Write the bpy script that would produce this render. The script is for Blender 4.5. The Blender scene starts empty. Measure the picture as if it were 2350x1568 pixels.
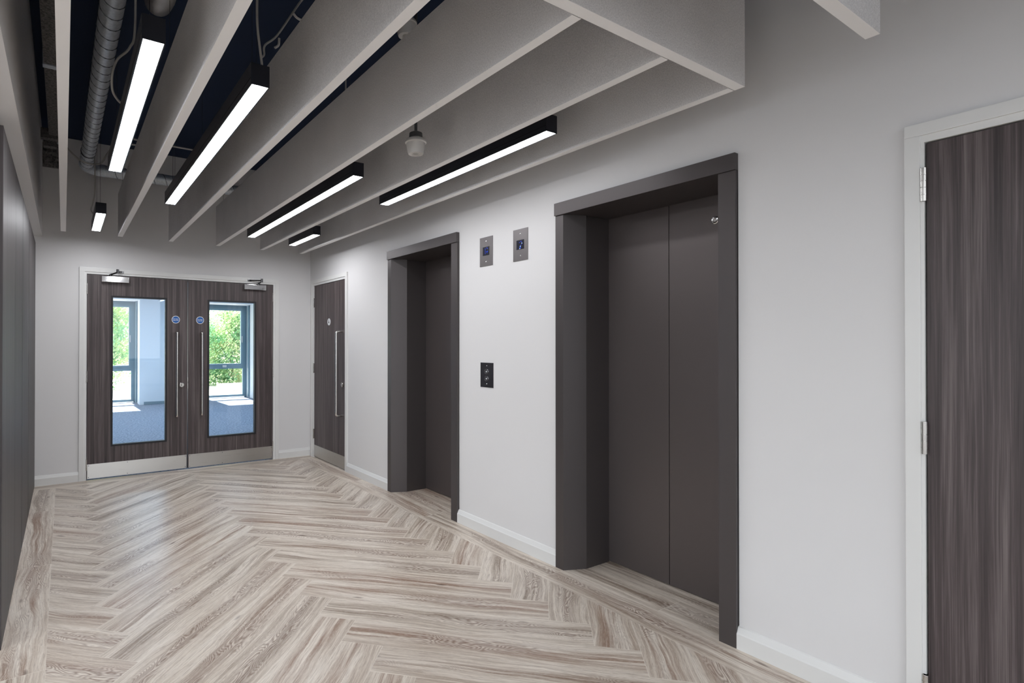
import bpy, bmesh, math, random
from mathutils import Vector, Matrix, noise as mnoise
random.seed(7)
sc = bpy.context.scene
COL = sc.collection
R2 = math.sqrt(2)

# ------------------------------------------------------------------ camera
F_PX = 1269.16
yaw, pitch, roll = 0.577117, 0.0054900, 0.000659
cf = Vector((math.sin(yaw)*math.cos(pitch), math.cos(yaw)*math.cos(pitch), math.sin(pitch)))
cr = Vector((math.cos(yaw), -math.sin(yaw), 0))
cu = cr.cross(cf)
r2 = cr*math.cos(roll) + cu*math.sin(roll)
u2 = -cr*math.sin(roll) + cu*math.cos(roll)
cd = bpy.data.cameras.new('camera')
cam = bpy.data.objects.new('camera', cd); COL.objects.link(cam)
M = Matrix(((r2.x, u2.x, -cf.x, 0), (r2.y, u2.y, -cf.y, 0), (r2.z, u2.z, -cf.z, 1.40), (0, 0, 0, 1)))
cam.matrix_world = M
cd.sensor_width = 36.0; cd.sensor_fit = 'HORIZONTAL'
cd.lens = F_PX/2350*36
cd.shift_x = 202.8/2350
cd.clip_start = 0.02; cd.clip_end = 300
sc.camera = cam

# ------------------------------------------------------------------ light and exposure
sc.view_settings.view_transform = 'Standard'
sc.view_settings.look = 'None'
sc.view_settings.gamma = 1.0
sc.view_settings.use_curve_mapping = False
sc.view_settings.exposure = 0.0
LENS_POWER = 25.0        # radiance of the linear lamps' diffusers
OFFICE_POWER = 34.0
w = bpy.data.worlds.new('sky'); sc.world = w; w.use_nodes = True
bg = w.node_tree.nodes['Background']
bg.inputs[0].default_value = (0.93, 0.96, 1.0, 1); bg.inputs[1].default_value = 3.7
sd = bpy.data.lights.new('sun', 'SUN'); sd.energy = 28.0; sd.angle = 0.009; sd.color = (1.0, 0.95, 0.86)
sun = bpy.data.objects.new('sun', sd); COL.objects.link(sun)
sun.location = (4, 30, 30)
sun.rotation_euler = Vector((0.03, -1.0, -1.1)).to_track_quat('-Z', 'Y').to_euler()

# ------------------------------------------------------------------ helpers
WOFF = {}
class MB:
    """collects shapes authored in world coordinates into one mesh"""
    def __init__(s): s.bm = bmesh.new()
    def box(s, x0, x1, y0, y1, z0, z1, bev=0.0):
        b = bmesh.new()
        bmesh.ops.create_cube(b, size=1)
        for v in b.verts:
            v.co = Vector(((x0+x1)/2+v.co.x*(x1-x0), (y0+y1)/2+v.co.y*(y1-y0), (z0+z1)/2+v.co.z*(z1-z0)))
        if bev: bmesh.ops.bevel(b, geom=b.edges[:], offset=bev, segments=2, affect='EDGES', profile=0.7)
        s._add(b); return s
    def _add(s, b):
        me = bpy.data.meshes.new('t'); b.to_mesh(me); b.free(); s.bm.from_mesh(me); bpy.data.meshes.remove(me)
    def cyl(s, c, r, h, axis='Z', seg=24, r2=None, cap=True, bev=0):
        b = bmesh.new()
        bmesh.ops.create_cone(b, cap_ends=cap, segments=seg, radius1=r, radius2=r if r2 is None else r2, depth=h)
        if bev: bmesh.ops.bevel(b, geom=[e for e in b.edges if len(e.link_faces) == 2 and e.calc_face_angle(0) > 0.8], offset=bev, segments=2, affect='EDGES')
        m = {'Z': Matrix.Identity(3), 'X': Matrix.Rotation(math.pi/2, 3, 'Y'), 'Y': Matrix.Rotation(-math.pi/2, 3, 'X')}[axis]
        for v in b.verts: v.co = m @ v.co + Vector(c)
        s._add(b); return s
    def lathe(s, c, prof, seg=32, axis='Z'):
        """prof: list of (radius, height)"""
        m = {'Z': Matrix.Identity(3), 'X': Matrix.Rotation(math.pi/2, 3, 'Y'), 'Y': Matrix.Rotation(-math.pi/2, 3, 'X')}[axis]
        rings = []
        for r, h in prof:
            rings.append([s.bm.verts.new(m @ Vector((r*math.cos(2*math.pi*i/seg), r*math.sin(2*math.pi*i/seg), h)) + Vector(c)) for i in range(seg)] if r > 1e-6 else [s.bm.verts.new(m @ Vector((0, 0, h)) + Vector(c))])
        for a, b in zip(rings, rings[1:]):
            for i in range(seg):
                j = (i+1) % seg
                if len(a) == 1 and len(b) > 1: s.bm.faces.new((a[0], b[i], b[j]))
                elif len(b) == 1 and len(a) > 1: s.bm.faces.new((a[i], a[j], b[0]))
                elif len(a) > 1: s.bm.faces.new((a[i], a[j], b[j], b[i]))
        return s
    def tube(s, pts, r, seg=10, cap=True):
        pts = [Vector(p) for p in pts]; rings = []; prev = None
        for i, p in enumerate(pts):
            t = (pts[min(i+1, len(pts)-1)]-pts[max(i-1, 0)]).normalized()
            if prev is None: n = t.orthogonal().normalized()
            else:
                n = (prev - t*prev.dot(t))
                n = n.normalized() if n.length > 1e-6 else t.orthogonal().normalized()
            prev = n; bn = t.cross(n)
            rr = r[i] if isinstance(r, (list, tuple)) else r
            rings.append([s.bm.verts.new(p + (n*math.cos(2*math.pi*k/seg)+bn*math.sin(2*math.pi*k/seg))*rr) for k in range(seg)])
        for a, b in zip(rings, rings[1:]):
            for k in range(seg): s.bm.faces.new((a[k], a[(k+1) % seg], b[(k+1) % seg], b[k]))
        if cap: s.bm.faces.new(list(reversed(rings[0]))); s.bm.faces.new(rings[-1])
        return s
    def prism(s, poly, z0, z1):
        """vertical prism over an xy outline"""
        a = [s.bm.verts.new((x, y, z0)) for x, y in poly]; b = [s.bm.verts.new((x, y, z1)) for x, y in poly]
        n = len(poly)
        for i in range(n): s.bm.faces.new((a[i], a[(i+1) % n], b[(i+1) % n], b[i]))
        s.bm.faces.new(list(reversed(a))); s.bm.faces.new(b); return s
    def sweep(s, prof, p0, p1, out):
        """profile (outward distance, height) run straight from p0 to p1; out = outward unit vector"""
        out = Vector(out); rings = []
        for p in (p0, p1): rings.append([s.bm.verts.new(Vector(p)+out*d+Vector((0, 0, h))) for d, h in prof])
        n = len(prof)
        for i in range(n): s.bm.faces.new((rings[0][i], rings[0][(i+1) % n], rings[1][(i+1) % n], rings[1][i]))
        s.bm.faces.new(list(reversed(rings[0]))); s.bm.faces.new(rings[1]); return s

def smooth_pts(pts, n=6):
    """Catmull-Rom through points"""
    P = [Vector(p) for p in pts]; P = [P[0]*2-P[1]] + P + [P[-1]*2-P[-2]]; out = []
    for i in range(1, len(P)-2):
        for k in range(n):
            t = k/n
            out.append(0.5*((2*P[i]) + (-P[i-1]+P[i+1])*t + (2*P[i-1]-5*P[i]+4*P[i+1]-P[i+2])*t*t + (-P[i-1]+3*P[i]-3*P[i+1]+P[i+2])*t**3))
    out.append(P[-2]); return out

def obj(name, mb, mat, parent=None, label=None, smooth=False, base=None):
    bm = mb.bm
    bmesh.ops.recalc_face_normals(bm, faces=bm.faces[:])
    me = bpy.data.meshes.new(name)
    if parent is not None: off = WOFF[parent.name]
    elif base is not None: off = Vector(base)
    else:
        xs = [v.co for v in bm.verts]
        off = Vector(((min(v.x for v in xs)+max(v.x for v in xs))/2, (min(v.y for v in xs)+max(v.y for v in xs))/2, min(v.z for v in xs)))
    for v in bm.verts: v.co -= off
    bm.to_mesh(me); bm.free()
    if mat: me.materials.append(mat)
    if smooth:
        me.polygons.foreach_set('use_smooth', [True]*len(me.polygons))
    o = bpy.data.objects.new(name, me); COL.objects.link(o)
    if parent is not None: o.parent = parent
    else: o.location = off
    WOFF[o.name] = off
    if label: o['label'] = label
    if smooth:
        try:
            md = o.modifiers.new('ws', 'WEIGHTED_NORMAL'); md.keep_sharp = True
            es = [e for e in me.edges]
            me.set_sharp_from_angle(angle=math.radians(35))
        except Exception: pass
    return o
def thing(name, label, cat, loc, group=None):
    o = bpy.data.objects.new(name, None); COL.objects.link(o); o.location = loc; o.empty_display_size = 0.1
    WOFF[o.name] = Vector(loc)
    if label: o['label'] = label; o['category'] = cat
    if group: o['group'] = group
    return o
def tag(o, label, cat, group=None, kind=None):
    o['label'] = label; o['category'] = cat
    if group: o['group'] = group
    if kind: o['kind'] = kind
    return o
def struct(o, label=None, cat=None):
    o['kind'] = 'structure'
    if label: o['label'] = label
    if cat: o['category'] = cat
    return o

# ------------------------------------------------------------------ materials
def S(r, g, b):
    f = lambda c: (c/255/12.92) if c/255 <= 0.04045 else ((c/255+0.055)/1.055)**2.4
    return (f(r), f(g), f(b), 1)
def mat(name, col, rough=0.5, metal=0.0, spec=0.5, **kw):
    m = bpy.data.materials.new(name); m.use_nodes = True
    b = m.node_tree.nodes['Principled BSDF']
    b.inputs['Base Color'].default_value = col; b.inputs['Roughness'].default_value = rough
    b.inputs['Metallic'].default_value = metal; b.inputs['Specular IOR Level'].default_value = spec
    for k, v in kw.items(): b.inputs[k.replace('_', ' ')].default_value = v
    return m
class NT:
    def __init__(s, m): s.t = m.node_tree; s.b = s.t.nodes['Principled BSDF']
    def n(s, typ, **kw):
        x = s.t.nodes.new(typ)
        for k, v in kw.items(): setattr(x, k, v)
        return x
    def l(s, a, b): s.t.links.new(a, b)
    def math(s, op, a, b=None, c=None):
        x = s.n('ShaderNodeMath', operation=op)
        for i, v in enumerate((a, b, c)):
            if v is None: continue
            if isinstance(v, (int, float)): x.inputs[i].default_value = v
            else: s.l(v, x.inputs[i])
        return x.outputs[0]
    def noise(s, vec, scale=1.0, detail=3.0, rough=0.5, dist=0.0):
        x = s.n('ShaderNodeTexNoise'); x.inputs['Scale'].default_value = scale; x.inputs['Detail'].default_value = detail
        x.inputs['Roughness'].default_value = rough; x.inputs['Distortion'].default_value = dist
        s.l(vec, x.inputs['Vector']); return x.outputs[0]
    def mapv(s, vec, scale=(1, 1, 1), loc=(0, 0, 0)):
        x = s.n('ShaderNodeMapping'); x.inputs['Scale'].default_value = scale; x.inputs['Location'].default_value = loc
        s.l(vec, x.inputs['Vector']); return x.outputs[0]
    def ramp(s, fac, stops):
        x = s.n('ShaderNodeValToRGB'); e = x.color_ramp.elements
        while len(e) > 1: e.remove(e[-1])
        e[0].position, e[0].color = stops[0]
        for p, c in stops[1:]: k = e.new(p); k.color = c
        s.l(fac, x.inputs[0]); return x.outputs[0]
    def mix(s, fac, a, b, mode='MIX'):
        x = s.n('ShaderNodeMix', data_type='RGBA', blend_type=mode)
        for sock, v in ((x.inputs[0], fac), (x.inputs[6], a), (x.inputs[7], b)):
            if isinstance(v, (int, float)): sock.default_value = v
            elif isinstance(v, tuple): sock.default_value = v
            else: s.l(v, sock)
        return x.outputs[2]
    def bump(s, h, strength=0.2, dist=0.002):
        x = s.n('ShaderNodeBump'); x.inputs['Strength'].default_value = strength; x.inputs['Distance'].default_value = dist
        s.l(h, x.inputs['Height']); s.l(x.outputs[0], s.b.inputs['Normal'])
    def objc(s): return s.n('ShaderNodeTexCoord').outputs['Object']
    def geo(s): return s.n('ShaderNodeNewGeometry').outputs['Position']

# painted plaster
def plaster(name, col, rough=0.6):
    m = mat(name, col, rough, spec=0.35); t = NT(m); p = t.geo()
    nz = t.noise(p, 1.3, 4, 0.55); t.l(t.mix(t.math('MULTIPLY', nz, 0.05), col, (col[0]*0.8, col[1]*0.8, col[2]*0.8, 1)), t.b.inputs['Base Color'])
    h = t.noise(p, 260, 2, 0.6); t.bump(h, 0.06, 0.0006); return m
M_WALL = plaster('wall_paint', S(221, 220, 220))
M_TRIM = mat('satin_white_paint', S(222, 222, 220), 0.32, spec=0.5)
M_OFFW = plaster('office_wall_paint', S(222, 226, 230))
M_DARKCEIL = plaster('midnight_ceiling_paint', S(20, 38, 66), 0.75)
# felt baffle
M_BAFF = mat('acoustic_felt', S(200, 197, 194), 0.9, spec=0.15)
t = NT(M_BAFF); p = t.geo()
a = t.noise(p, 190, 3, 0.65); b_ = t.noise(p, 3, 2)
t.l(t.ramp(t.math('ADD', t.math('MULTIPLY', a, 0.8), t.math('MULTIPLY', b_, 0.2)), [(0.3, S(206, 204, 204)), (0.7, S(244, 242, 241))]), t.b.inputs['Base Color'])
t.bump(a, 0.5, 0.0025)
M_EDGE = mat('baffle_edge_white', S(250, 249, 248), 0.6, spec=0.3)
# dark laminate with vertical grain
def laminate(name, c0, c1, c2, rough, spec=0.45):
    m = mat(name, c1, rough, spec=spec); t = NT(m); p = t.geo()
    warp = t.noise(t.mapv(p, (3, 3, 0.5)), 1, 2)
    pv = t.n('ShaderNodeVectorMath', operation='ADD'); t.l(p, pv.inputs[0])
    cx = t.n('ShaderNodeCombineXYZ'); t.l(t.math('MULTIPLY', warp, 0.03), cx.inputs[0]); t.l(t.math('MULTIPLY', warp, 0.03), cx.inputs[1]); t.l(cx.outputs[0], pv.inputs[1])
    q = pv.outputs[0]
    a = t.noise(t.mapv(q, (28, 28, 0.35)), 1, 3, 0.55)
    b = t.noise(t.mapv(q, (260, 260, 3.2)), 1, 3, 0.7)
    c = t.noise(t.mapv(q, (90, 90, 1.2)), 1, 2, 0.6)
    f = t.math('ADD', t.math('ADD', t.math('MULTIPLY', a, 0.45), t.math('MULTIPLY', b, 0.33)), t.math('MULTIPLY', c, 0.3))
    t.l(t.ramp(f, [(0.40, c0), (0.53, c1), (0.68, c2)]), t.b.inputs['Base Color'])
    t.bump(b, 0.12, 0.0006); return m
M_DOOR = laminate('dark_laminate', S(48, 40, 40), S(74, 64, 64), S(112, 102, 101), 0.45)
M_PANEL = laminate('dark_panel_laminate', S(48, 43, 44), S(66, 60, 61), S(86, 80, 80), 0.48, 0.4)
M_STEEL = mat('brushed_steel', S(190, 188, 184), 0.3, 1.0)
t = NT(M_STEEL); p = t.geo(); h = t.noise(t.mapv(p, (40, 40, 900)), 1, 2); t.bump(h, 0.05, 0.0004)
t.l(t.math('ADD', t.math('MULTIPLY', t.noise(t.mapv(p, (5, 5, 300)), 1, 2), 0.12), 0.24), t.b.inputs['Roughness'])
M_STEEL.node_tree.nodes['Principled BSDF'].inputs['Anisotropic'].default_value = 0.85; M_STEEL.node_tree.nodes['Principled BSDF'].inputs['Anisotropic Rotation'].default_value = 0.25
tg = t.n('ShaderNodeTangent', direction_type='RADIAL', axis='Z'); t.l(tg.outputs[0], t.b.inputs['Tangent'])
M_SATIN = mat('satin_steel', S(205, 202, 198), 0.22, 1.0)
M_CHROME = mat('polished_chrome', S(225, 225, 226), 0.08, 1.0)
M_BRONZE = mat('bronze_grey_metal', S(84, 79, 79), 0.42, 0.5, 0.5)
t = NT(M_BRONZE); p = t.geo(); h = t.noise(p, 420, 2, 0.6); t.bump(h, 0.04, 0.0004)
M_BRONZE_D = mat('bronze_grey_door_metal', S(98, 91, 90), 0.38, 0.5, 0.5)
t = NT(M_BRONZE_D); p = t.geo(); h = t.noise(p, 420, 2, 0.6); t.bump(h, 0.04, 0.0004)
M_PLATE = mat('grey_metal_plate', S(112, 108, 108), 0.35, 0.8)
M_PLATE_D = mat('charcoal_metal_plate', S(66, 64, 68), 0.38, 0.7)
M_BLACK = mat('black_metal', S(36, 38, 46), 0.36, 0.3)
M_GASKET = mat('black_gasket', S(18, 18, 24), 0.5)
M_VOID = mat('dark_void', (0.004, 0.004, 0.004, 1), 0.9)
M_WPLASTIC = mat('white_plastic', S(205, 203, 200), 0.4)
M_GPLASTIC = mat('grey_plastic', S(70, 72, 74), 0.45)
M_CABLE = mat('grey_cable', S(170, 168, 164), 0.5)
M_WIRE = mat('steel_wire', S(70, 72, 78), 0.4, 0.6)
M_BLUE = mat('blue_sign', S(0, 92, 172), 0.35)
M_WSIGN = mat('white_sign', S(235, 238, 240), 0.35)
M_SCREEN = mat('dark_screen', S(8, 10, 34), 0.15)
M_ARM = mat('arm_dark_reflection', S(96, 96, 98), 0.2, 1.0)  # chrome coloured darker to stand for the dark surroundings it mirrors
M_GALV = mat('galvanised_steel', S(150, 155, 160), 0.42, 0.55)
t = NT(M_GALV); p = t.geo(); v = t.n('ShaderNodeTexVoronoi'); v.inputs['Scale'].default_value = 60; t.l(p, v.inputs['Vector'])
t.l(t.mix(t.math('MULTIPLY', v.outputs['Distance'], 0.6), S(222, 228, 234), S(172, 180, 188)), t.b.inputs['Base Color'])
M_SEAM = mat('duct_seam', S(96, 102, 110), 0.4, 0.7)
M_FOIL = mat('foil_wrap', S(215, 212, 208), 0.3, 0.8)
t = NT(M_FOIL); p = t.geo(); h = t.noise(p, 45, 4, 0.7); t.bump(h, 0.7, 0.006)
M_CONC = mat('rough_concrete', S(74, 72, 70), 0.9)
t = NT(M_CONC); p = t.geo(); h = t.noise(p, 60, 5, 0.7); t.l(t.ramp(h, [(0.35, S(74, 74, 76)), (0.7, S(160, 157, 152))]), t.b.inputs['Base Color']); t.bump(h, 0.8, 0.012)
def emit(name, col, s):
    m = bpy.data.materials.new(name); m.use_nodes = True; nt = m.node_tree; nt.nodes.clear()
    e = nt.nodes.new('ShaderNodeEmission'); e.inputs[0].default_value = col; e.inputs[1].default_value = s
    o = nt.nodes.new('ShaderNodeOutputMaterial'); nt.links.new(e.outputs[0], o.inputs[0]); return m
M_LENS = emit('lamp_diffuser', (0.955, 0.965, 1.0, 1), LENS_POWER)
M_LENS_FAR = emit('far_lamp_diffuser', (0.955, 0.965, 1.0, 1), LENS_POWER*2.4)
M_LENS2 = emit('office_fill_diffuser', (0.60, 0.80, 1.0, 1), OFFICE_POWER)
M_DOT = emit('blue_display_light', (0.05, 0.12, 1.0, 1), 1.2)
M_DOTW = emit('bright_blue_display_light', (0.35, 0.5, 1.0, 1), 2.5)
M_LED = emit('green_led', (0.1, 1.0, 0.5, 1), 3)
def glass(name, tint=(1, 1, 1, 1)):
    m = bpy.data.materials.new(name); m.use_nodes = True; nt = m.node_tree; nt.nodes.clear()
    tr = nt.nodes.new('ShaderNodeBsdfTransparent'); tr.inputs[0].default_value = tint
    g = nt.nodes.new('ShaderNodeBsdfGlossy'); g.inputs['Roughness'].default_value = 0.02
    lw = nt.nodes.new('ShaderNodeLayerWeight'); pw = nt.nodes.new('ShaderNodeMath'); pw.operation = 'POWER'; pw.inputs[1].default_value = 4.0; nt.links.new(lw.outputs['Facing'], pw.inputs[0])
    fr = nt.nodes.new('ShaderNodeMath'); fr.operation = 'MULTIPLY_ADD'; fr.inputs[1].default_value = 0.6; fr.inputs[2].default_value = 0.03; nt.links.new(pw.outputs[0], fr.inputs[0])
    mx = nt.nodes.new('ShaderNodeMixShader'); o = nt.nodes.new('ShaderNodeOutputMaterial')
    nt.links.new(fr.outputs[0], mx.inputs[0]); nt.links.new(tr.outputs[0], mx.inputs[1]); nt.links.new(g.outputs[0], mx.inputs[2]); nt.links.new(mx.outputs[0], o.inputs[0])
    return m
M_GLASS = glass('clear_glass', (0.95, 0.98, 1.0, 1))
M_WGLASS = glass('window_glass', (0.95, 0.96, 0.97, 1))
M_ALU = mat('blue_grey_aluminium', S(122, 146, 156), 0.4, 0.3)
M_CARPET = mat('blue_grey_carpet', S(118, 130, 146), 0.95, spec=0.1)
t = NT(M_CARPET); p = t.geo(); h = t.noise(p, 34, 4, 0.8); t.l(t.ramp(h, [(0.36, S(84, 94, 112)), (0.66, S(166, 174, 188))]), t.b.inputs['Base Color']); t.bump(h, 0.6, 0.006)
M_PAVE = mat('pale_paving', S(205, 200, 192), 0.9)
M_ASPH = mat('asphalt', S(70, 70, 72), 0.9)
M_BARK = mat('bark', S(96, 84, 74), 0.9)
def leafmat(name, c0, c1, c2):
    m = mat(name, c1, 0.55); t = NT(m); p = t.geo(); nz = t.noise(p, 1.6, 4, 0.7); wn = t.n('ShaderNodeTexWhiteNoise'); t.l(t.mapv(p, (7, 7, 7)), wn.inputs['Vector'])
    f = t.math('ADD', t.math('MULTIPLY', nz, 0.9), t.math('MULTIPLY', wn.outputs[0], 0.1))
    c = t.ramp(f, [(0.42, c0), (0.54, c1), (0.60, c2)]); t.l(c, t.b.inputs['Base Color'])
    nt = m.node_tree; tl = nt.nodes.new('ShaderNodeBsdfTranslucent'); mx = nt.nodes.new('ShaderNodeMixShader'); mx.inputs[0].default_value = 0.5
    out = [n for n in nt.nodes if n.type == 'OUTPUT_MATERIAL'][0]
    t.l(c, tl.inputs[0]); t.l(t.b.outputs[0], mx.inputs[1]); t.l(tl.outputs[0], mx.inputs[2]); t.l(mx.outputs[0], out.inputs[0])
    return m
M_LEAF = leafmat('leaves_green', S(110, 168, 124), S(188, 214, 150), S(255, 240, 214))

# wood plank floor
M_WOOD = mat('oak_plank_vinyl', S(180, 168, 156), 0.36, spec=0.42)
t = NT(M_WOOD)
uv = t.n('ShaderNodeUVMap', uv_map='plank').outputs[0]
at = t.n('ShaderNodeAttribute', attribute_name='rnd', attribute_type='GEOMETRY')
sx = t.n('ShaderNodeSeparateXYZ'); t.l(uv, sx.inputs[0]); U, V = sx.outputs[0], sx.outputs[1]
sr = t.n('ShaderNodeSeparateColor'); t.l(at.outputs['Color'], sr.inputs[0]); r1, r2_, r3 = sr.outputs
def comb(x, y, z):
    c = t.n('ShaderNodeCombineXYZ')
    for i, v_ in enumerate((x, y, z)):
        if isinstance(v_, (int, float)): c.inputs[i].default_value = v_
        else: t.l(v_, c.inputs[i])
    return c.outputs[0]
Uo = t.math('ADD', U, t.math('MULTIPLY', r1, 41.0)); Vo = t.math('ADD', V, t.math('MULTIPLY', r2_, 17.0))
z_ = t.math('MULTIPLY', r3, 29.0)
P0 = comb(Uo, Vo, z_)
# slow bend of the grain
bend = t.noise(t.mapv(P0, (1.6, 4.0, 1)), 1, 2, 0.5)
Vb = t.math('ADD', Vo, t.math('MULTIPLY', t.math('SUBTRACT', bend, 0.5), 0.11))
Pb = comb(Uo, Vb, z_)
streak = t.noise(t.mapv(Pb, (0.9, 20, 1)), 1, 4, 0.6)
mid = t.noise(t.mapv(Pb, (2.2, 70, 1)), 1, 3, 0.6)
fine = t.noise(t.mapv(Pb, (6.0, 230, 1)), 1, 3, 0.7)
pore = t.noise(t.mapv(Pb, (14, 380, 1)), 1, 2, 0.6)
# the heart band wanders along the middle of each plank
heart = t.math('MULTIPLY', t.math('SUBTRACT', t.noise(comb(t.math('MULTIPLY', Uo, 1.1), z_, 0.0), 1, 2, 0.5), 0.5), 0.12)
dv = t.math('ABSOLUTE', t.math('SUBTRACT', V, heart))
hw_ = t.math('ADD', t.math('MULTIPLY', t.noise(comb(t.math('MULTIPLY', Uo, 2.4), z_, 4.0), 1, 2, 0.5), 0.125), -0.008)
hm = t.n('ShaderNodeMapRange', interpolation_type='SMOOTHSTEP'); t.l(t.math('DIVIDE', dv, hw_), hm.inputs[0])
hm.inputs[1].default_value = 0.25; hm.inputs[2].default_value = 1.35; hm.inputs[3].default_value = 1.0; hm.inputs[4].default_value = 0.0
hmask = hm.outputs[0]
base = t.ramp(t.math('ADD', t.math('MULTIPLY', streak, 0.6), t.math('MULTIPLY', mid, 0.4)), [(0.36, S(188, 174, 158)), (0.48, S(214, 202, 187)), (0.62, S(228, 218, 205))])
# darker brown or grey figure, mostly in the heart
darkc = t.mix(t.ramp(r1, [(0.35, (0, 0, 0, 1)), (0.75, (1, 1, 1, 1))]), S(134, 115, 98), S(146, 115, 96))
dn = t.ramp(t.math('ADD', t.math('MULTIPLY', streak, 0.55), t.math('MULTIPLY', mid, 0.45)), [(0.42, (1, 1, 1, 1)), (0.56, (0, 0, 0, 1))])
amt = t.math('MULTIPLY', dn, t.math('MULTIPLY_ADD', hmask, 0.72, 0.22))
c1 = t.mix(amt, base, darkc)
ringd = t.noise(t.mapv(P0, (2.6, 10.0, 1)), 1, 2, 0.4)
rings = t.math('SINE', t.math('MULTIPLY', ringd, 235.0))
rgate = t.ramp(t.noise(t.mapv(P0, (1.1, 2.0, 1), (9, 4, 2)), 1, 2, 0.5), [(0.44, (0, 0, 0, 1)), (0.56, (1, 1, 1, 1))])
rmask = t.math('MULTIPLY', rgate, hmask)
c2 = t.mix(t.math('MULTIPLY', t.math('MULTIPLY', t.math('MULTIPLY_ADD', rings, 0.5, 0.5), rmask), 0.70), c1, S(128, 103, 88))
c3 = t.mix(t.math('MULTIPLY', t.math('MULTIPLY', t.math('MULTIPLY_ADD', rings, -0.5, 0.5), rmask), 0.40), c2, S(234, 225, 213))
c4 = t.mix(t.math('MULTIPLY', t.ramp(pore, [(0.56, (0, 0, 0, 1)), (0.66, (1, 1, 1, 1))]), 0.50), c3, S(140, 121, 108))
c4 = t.mix(t.math('MULTIPLY', t.ramp(fine, [(0.38, (1, 1, 1, 1)), (0.50, (0, 0, 0, 1))]), 0.30), c4, S(150, 133, 121))
spk = t.noise(t.mapv(Pb, (45, 300, 1)), 1, 2, 0.7)
c4 = t.mix(t.math('MULTIPLY', t.ramp(spk, [(0.50, (0, 0, 0, 1)), (0.72, (1, 1, 1, 1))]), 0.30), c4, S(236, 228, 217))
# knots
vk = t.n('ShaderNodeTexVoronoi'); vk.inputs['Scale'].default_value = 1.0; t.l(t.mapv(P0, (2.0, 7.0, 1)), vk.inputs['Vector'])
c5 = t.mix(t.math('MULTIPLY', t.ramp(vk.outputs['Distance'], [(0.0, (1, 1, 1, 1)), (0.04, (1, 1, 1, 1)), (0.09, (0, 0, 0, 1))]), 0.75), c4, S(104, 84, 72))
# seam: pale bevel at the plank's edges
PW, PL = 0.2033, 1.3676
ev = t.math('SUBTRACT', PW/2, t.math('ABSOLUTE', V)); eu = t.math('SUBTRACT', PL/2, t.math('ABSOLUTE', U))
ed = t.math('MINIMUM', ev, eu)
seam = t.math('LESS_THAN', ed, 0.0013)
c6 = t.mix(t.math('MULTIPLY', seam, 0.6), c5, S(232, 224, 212), 'MIX')
t.l(c6, t.b.inputs['Base Color'])
t.l(t.math('ADD', t.math('MULTIPLY', fine, 0.14), 0.27), t.b.inputs['Roughness'])
hh = t.math('SUBTRACT', t.math('MULTIPLY', fine, 0.5), seam)
t.bump(hh, 0.12, 0.0008)

# ------------------------------------------------------------------ dimensions
W, D, ZC = 2.62, 6.66, 3.49           # right wall, far wall, ceiling
XP = -0.235                            # face of the left panels
XL, YB = -3.4, -3.4                    # far sides of the hall behind and left of the camera

# ------------------------------------------------------------------ floor
def clip(poly, axis, lim, keep_less):
    out = []
    for i in range(len(poly)):
        a, b = poly[i], poly[(i+1) % len(poly)]
        ia = (a[axis] <= lim) if keep_less else (a[axis] >= lim); ib = (b[axis] <= lim) if keep_less else (b[axis] >= lim)
        if ia: out.append(a)
        if ia != ib:
            k = (lim-a[axis])/(b[axis]-a[axis]); out.append((a[0]+(b[0]-a[0])*k, a[1]+(b[1]-a[1])*k))
    return out
fbm = bmesh.new(); uvl = fbm.loops.layers.uv.new('plank'); cl = fbm.loops.layers.float_color.new('rnd')
def plank(center, ang, box, rnd=None):
    ca, sa = math.cos(ang), math.sin(ang); hl, hw = PL/2, PW/2
    poly = [(center[0]+u*ca-v*sa, center[1]+u*sa+v*ca) for u, v in ((-hl, -hw), (hl, -hw), (hl, hw), (-hl, hw))]
    for ax, lim, less in ((0, box[0], False), (0, box[1], True), (1, box[2], False), (1, box[3], True)):
        if len(poly) < 3: return
        poly = clip(poly, ax, lim, less)
    if len(poly) < 3: return
    area = abs(sum(poly[i][0]*poly[(i+1) % len(poly)][1]-poly[(i+1) % len(poly)][0]*poly[i][1] for i in range(len(poly))))/2
    if area < 1e-5: return
    f = fbm.faces.new([fbm.verts.new((x, y, 0)) for x, y in poly])
    c = (random.random(), random.random(), random.random(), 1)
    for lp in f.loops:
        dx, dy = lp.vert.co.x-center[0], lp.vert.co.y-center[1]
        lp[uvl].uv = (dx*ca+dy*sa, -dx*sa+dy*ca); lp[cl] = c
a_ = PW/R2; S_ = PL/R2
HB = (-0.06, 2.418, YB, 6.46)
for m_ in range(-1, 2):
    x0 = 0.137 + 2*S_*m_
    for n_ in range(-28, 20):
        y0 = 2.013 + 2*a_*n_          # NE plank: left tip (x0,y0)
        plank((x0+(S_+a_)/2, y0+(S_-a_)/2), math.radians(45), HB)
        x1, y1 = x0+S_, 2.98+2*a_*n_   # SE plank: left tip (x1,y1)
        plank((x1+(S_+a_)/2, y1-(S_-a_)/2), math.radians(-45), HB)
def rowplanks(xc, y0, y1, xb0, xb1, off):
    y = y0-off
    while y < y1:
        plank((xc, y+PL/2), math.radians(90), (xb0, xb1, y0, y1)); y += PL
rowplanks(-0.06-PW/2, YB, 6.46, -0.06-PW, -0.06, 0.55)
rowplanks(2.418+PW/2, YB, 6.46, 2.418, 2.418+PW, 1.03)
for i in range(2): rowplanks(2.418+PW*(1.5+i), YB, D, 2.418+PW*(1+i), min(2.418+PW*(2+i), 2.97), 0.3+0.6*i)
x = -0.06-PW-PW/2; i = 0
while x > XL: rowplanks(x, YB, 3.2, x-PW/2, x+PW/2, (0.37*i) % PL); x -= PW; i += 1
x = -0.30
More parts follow.
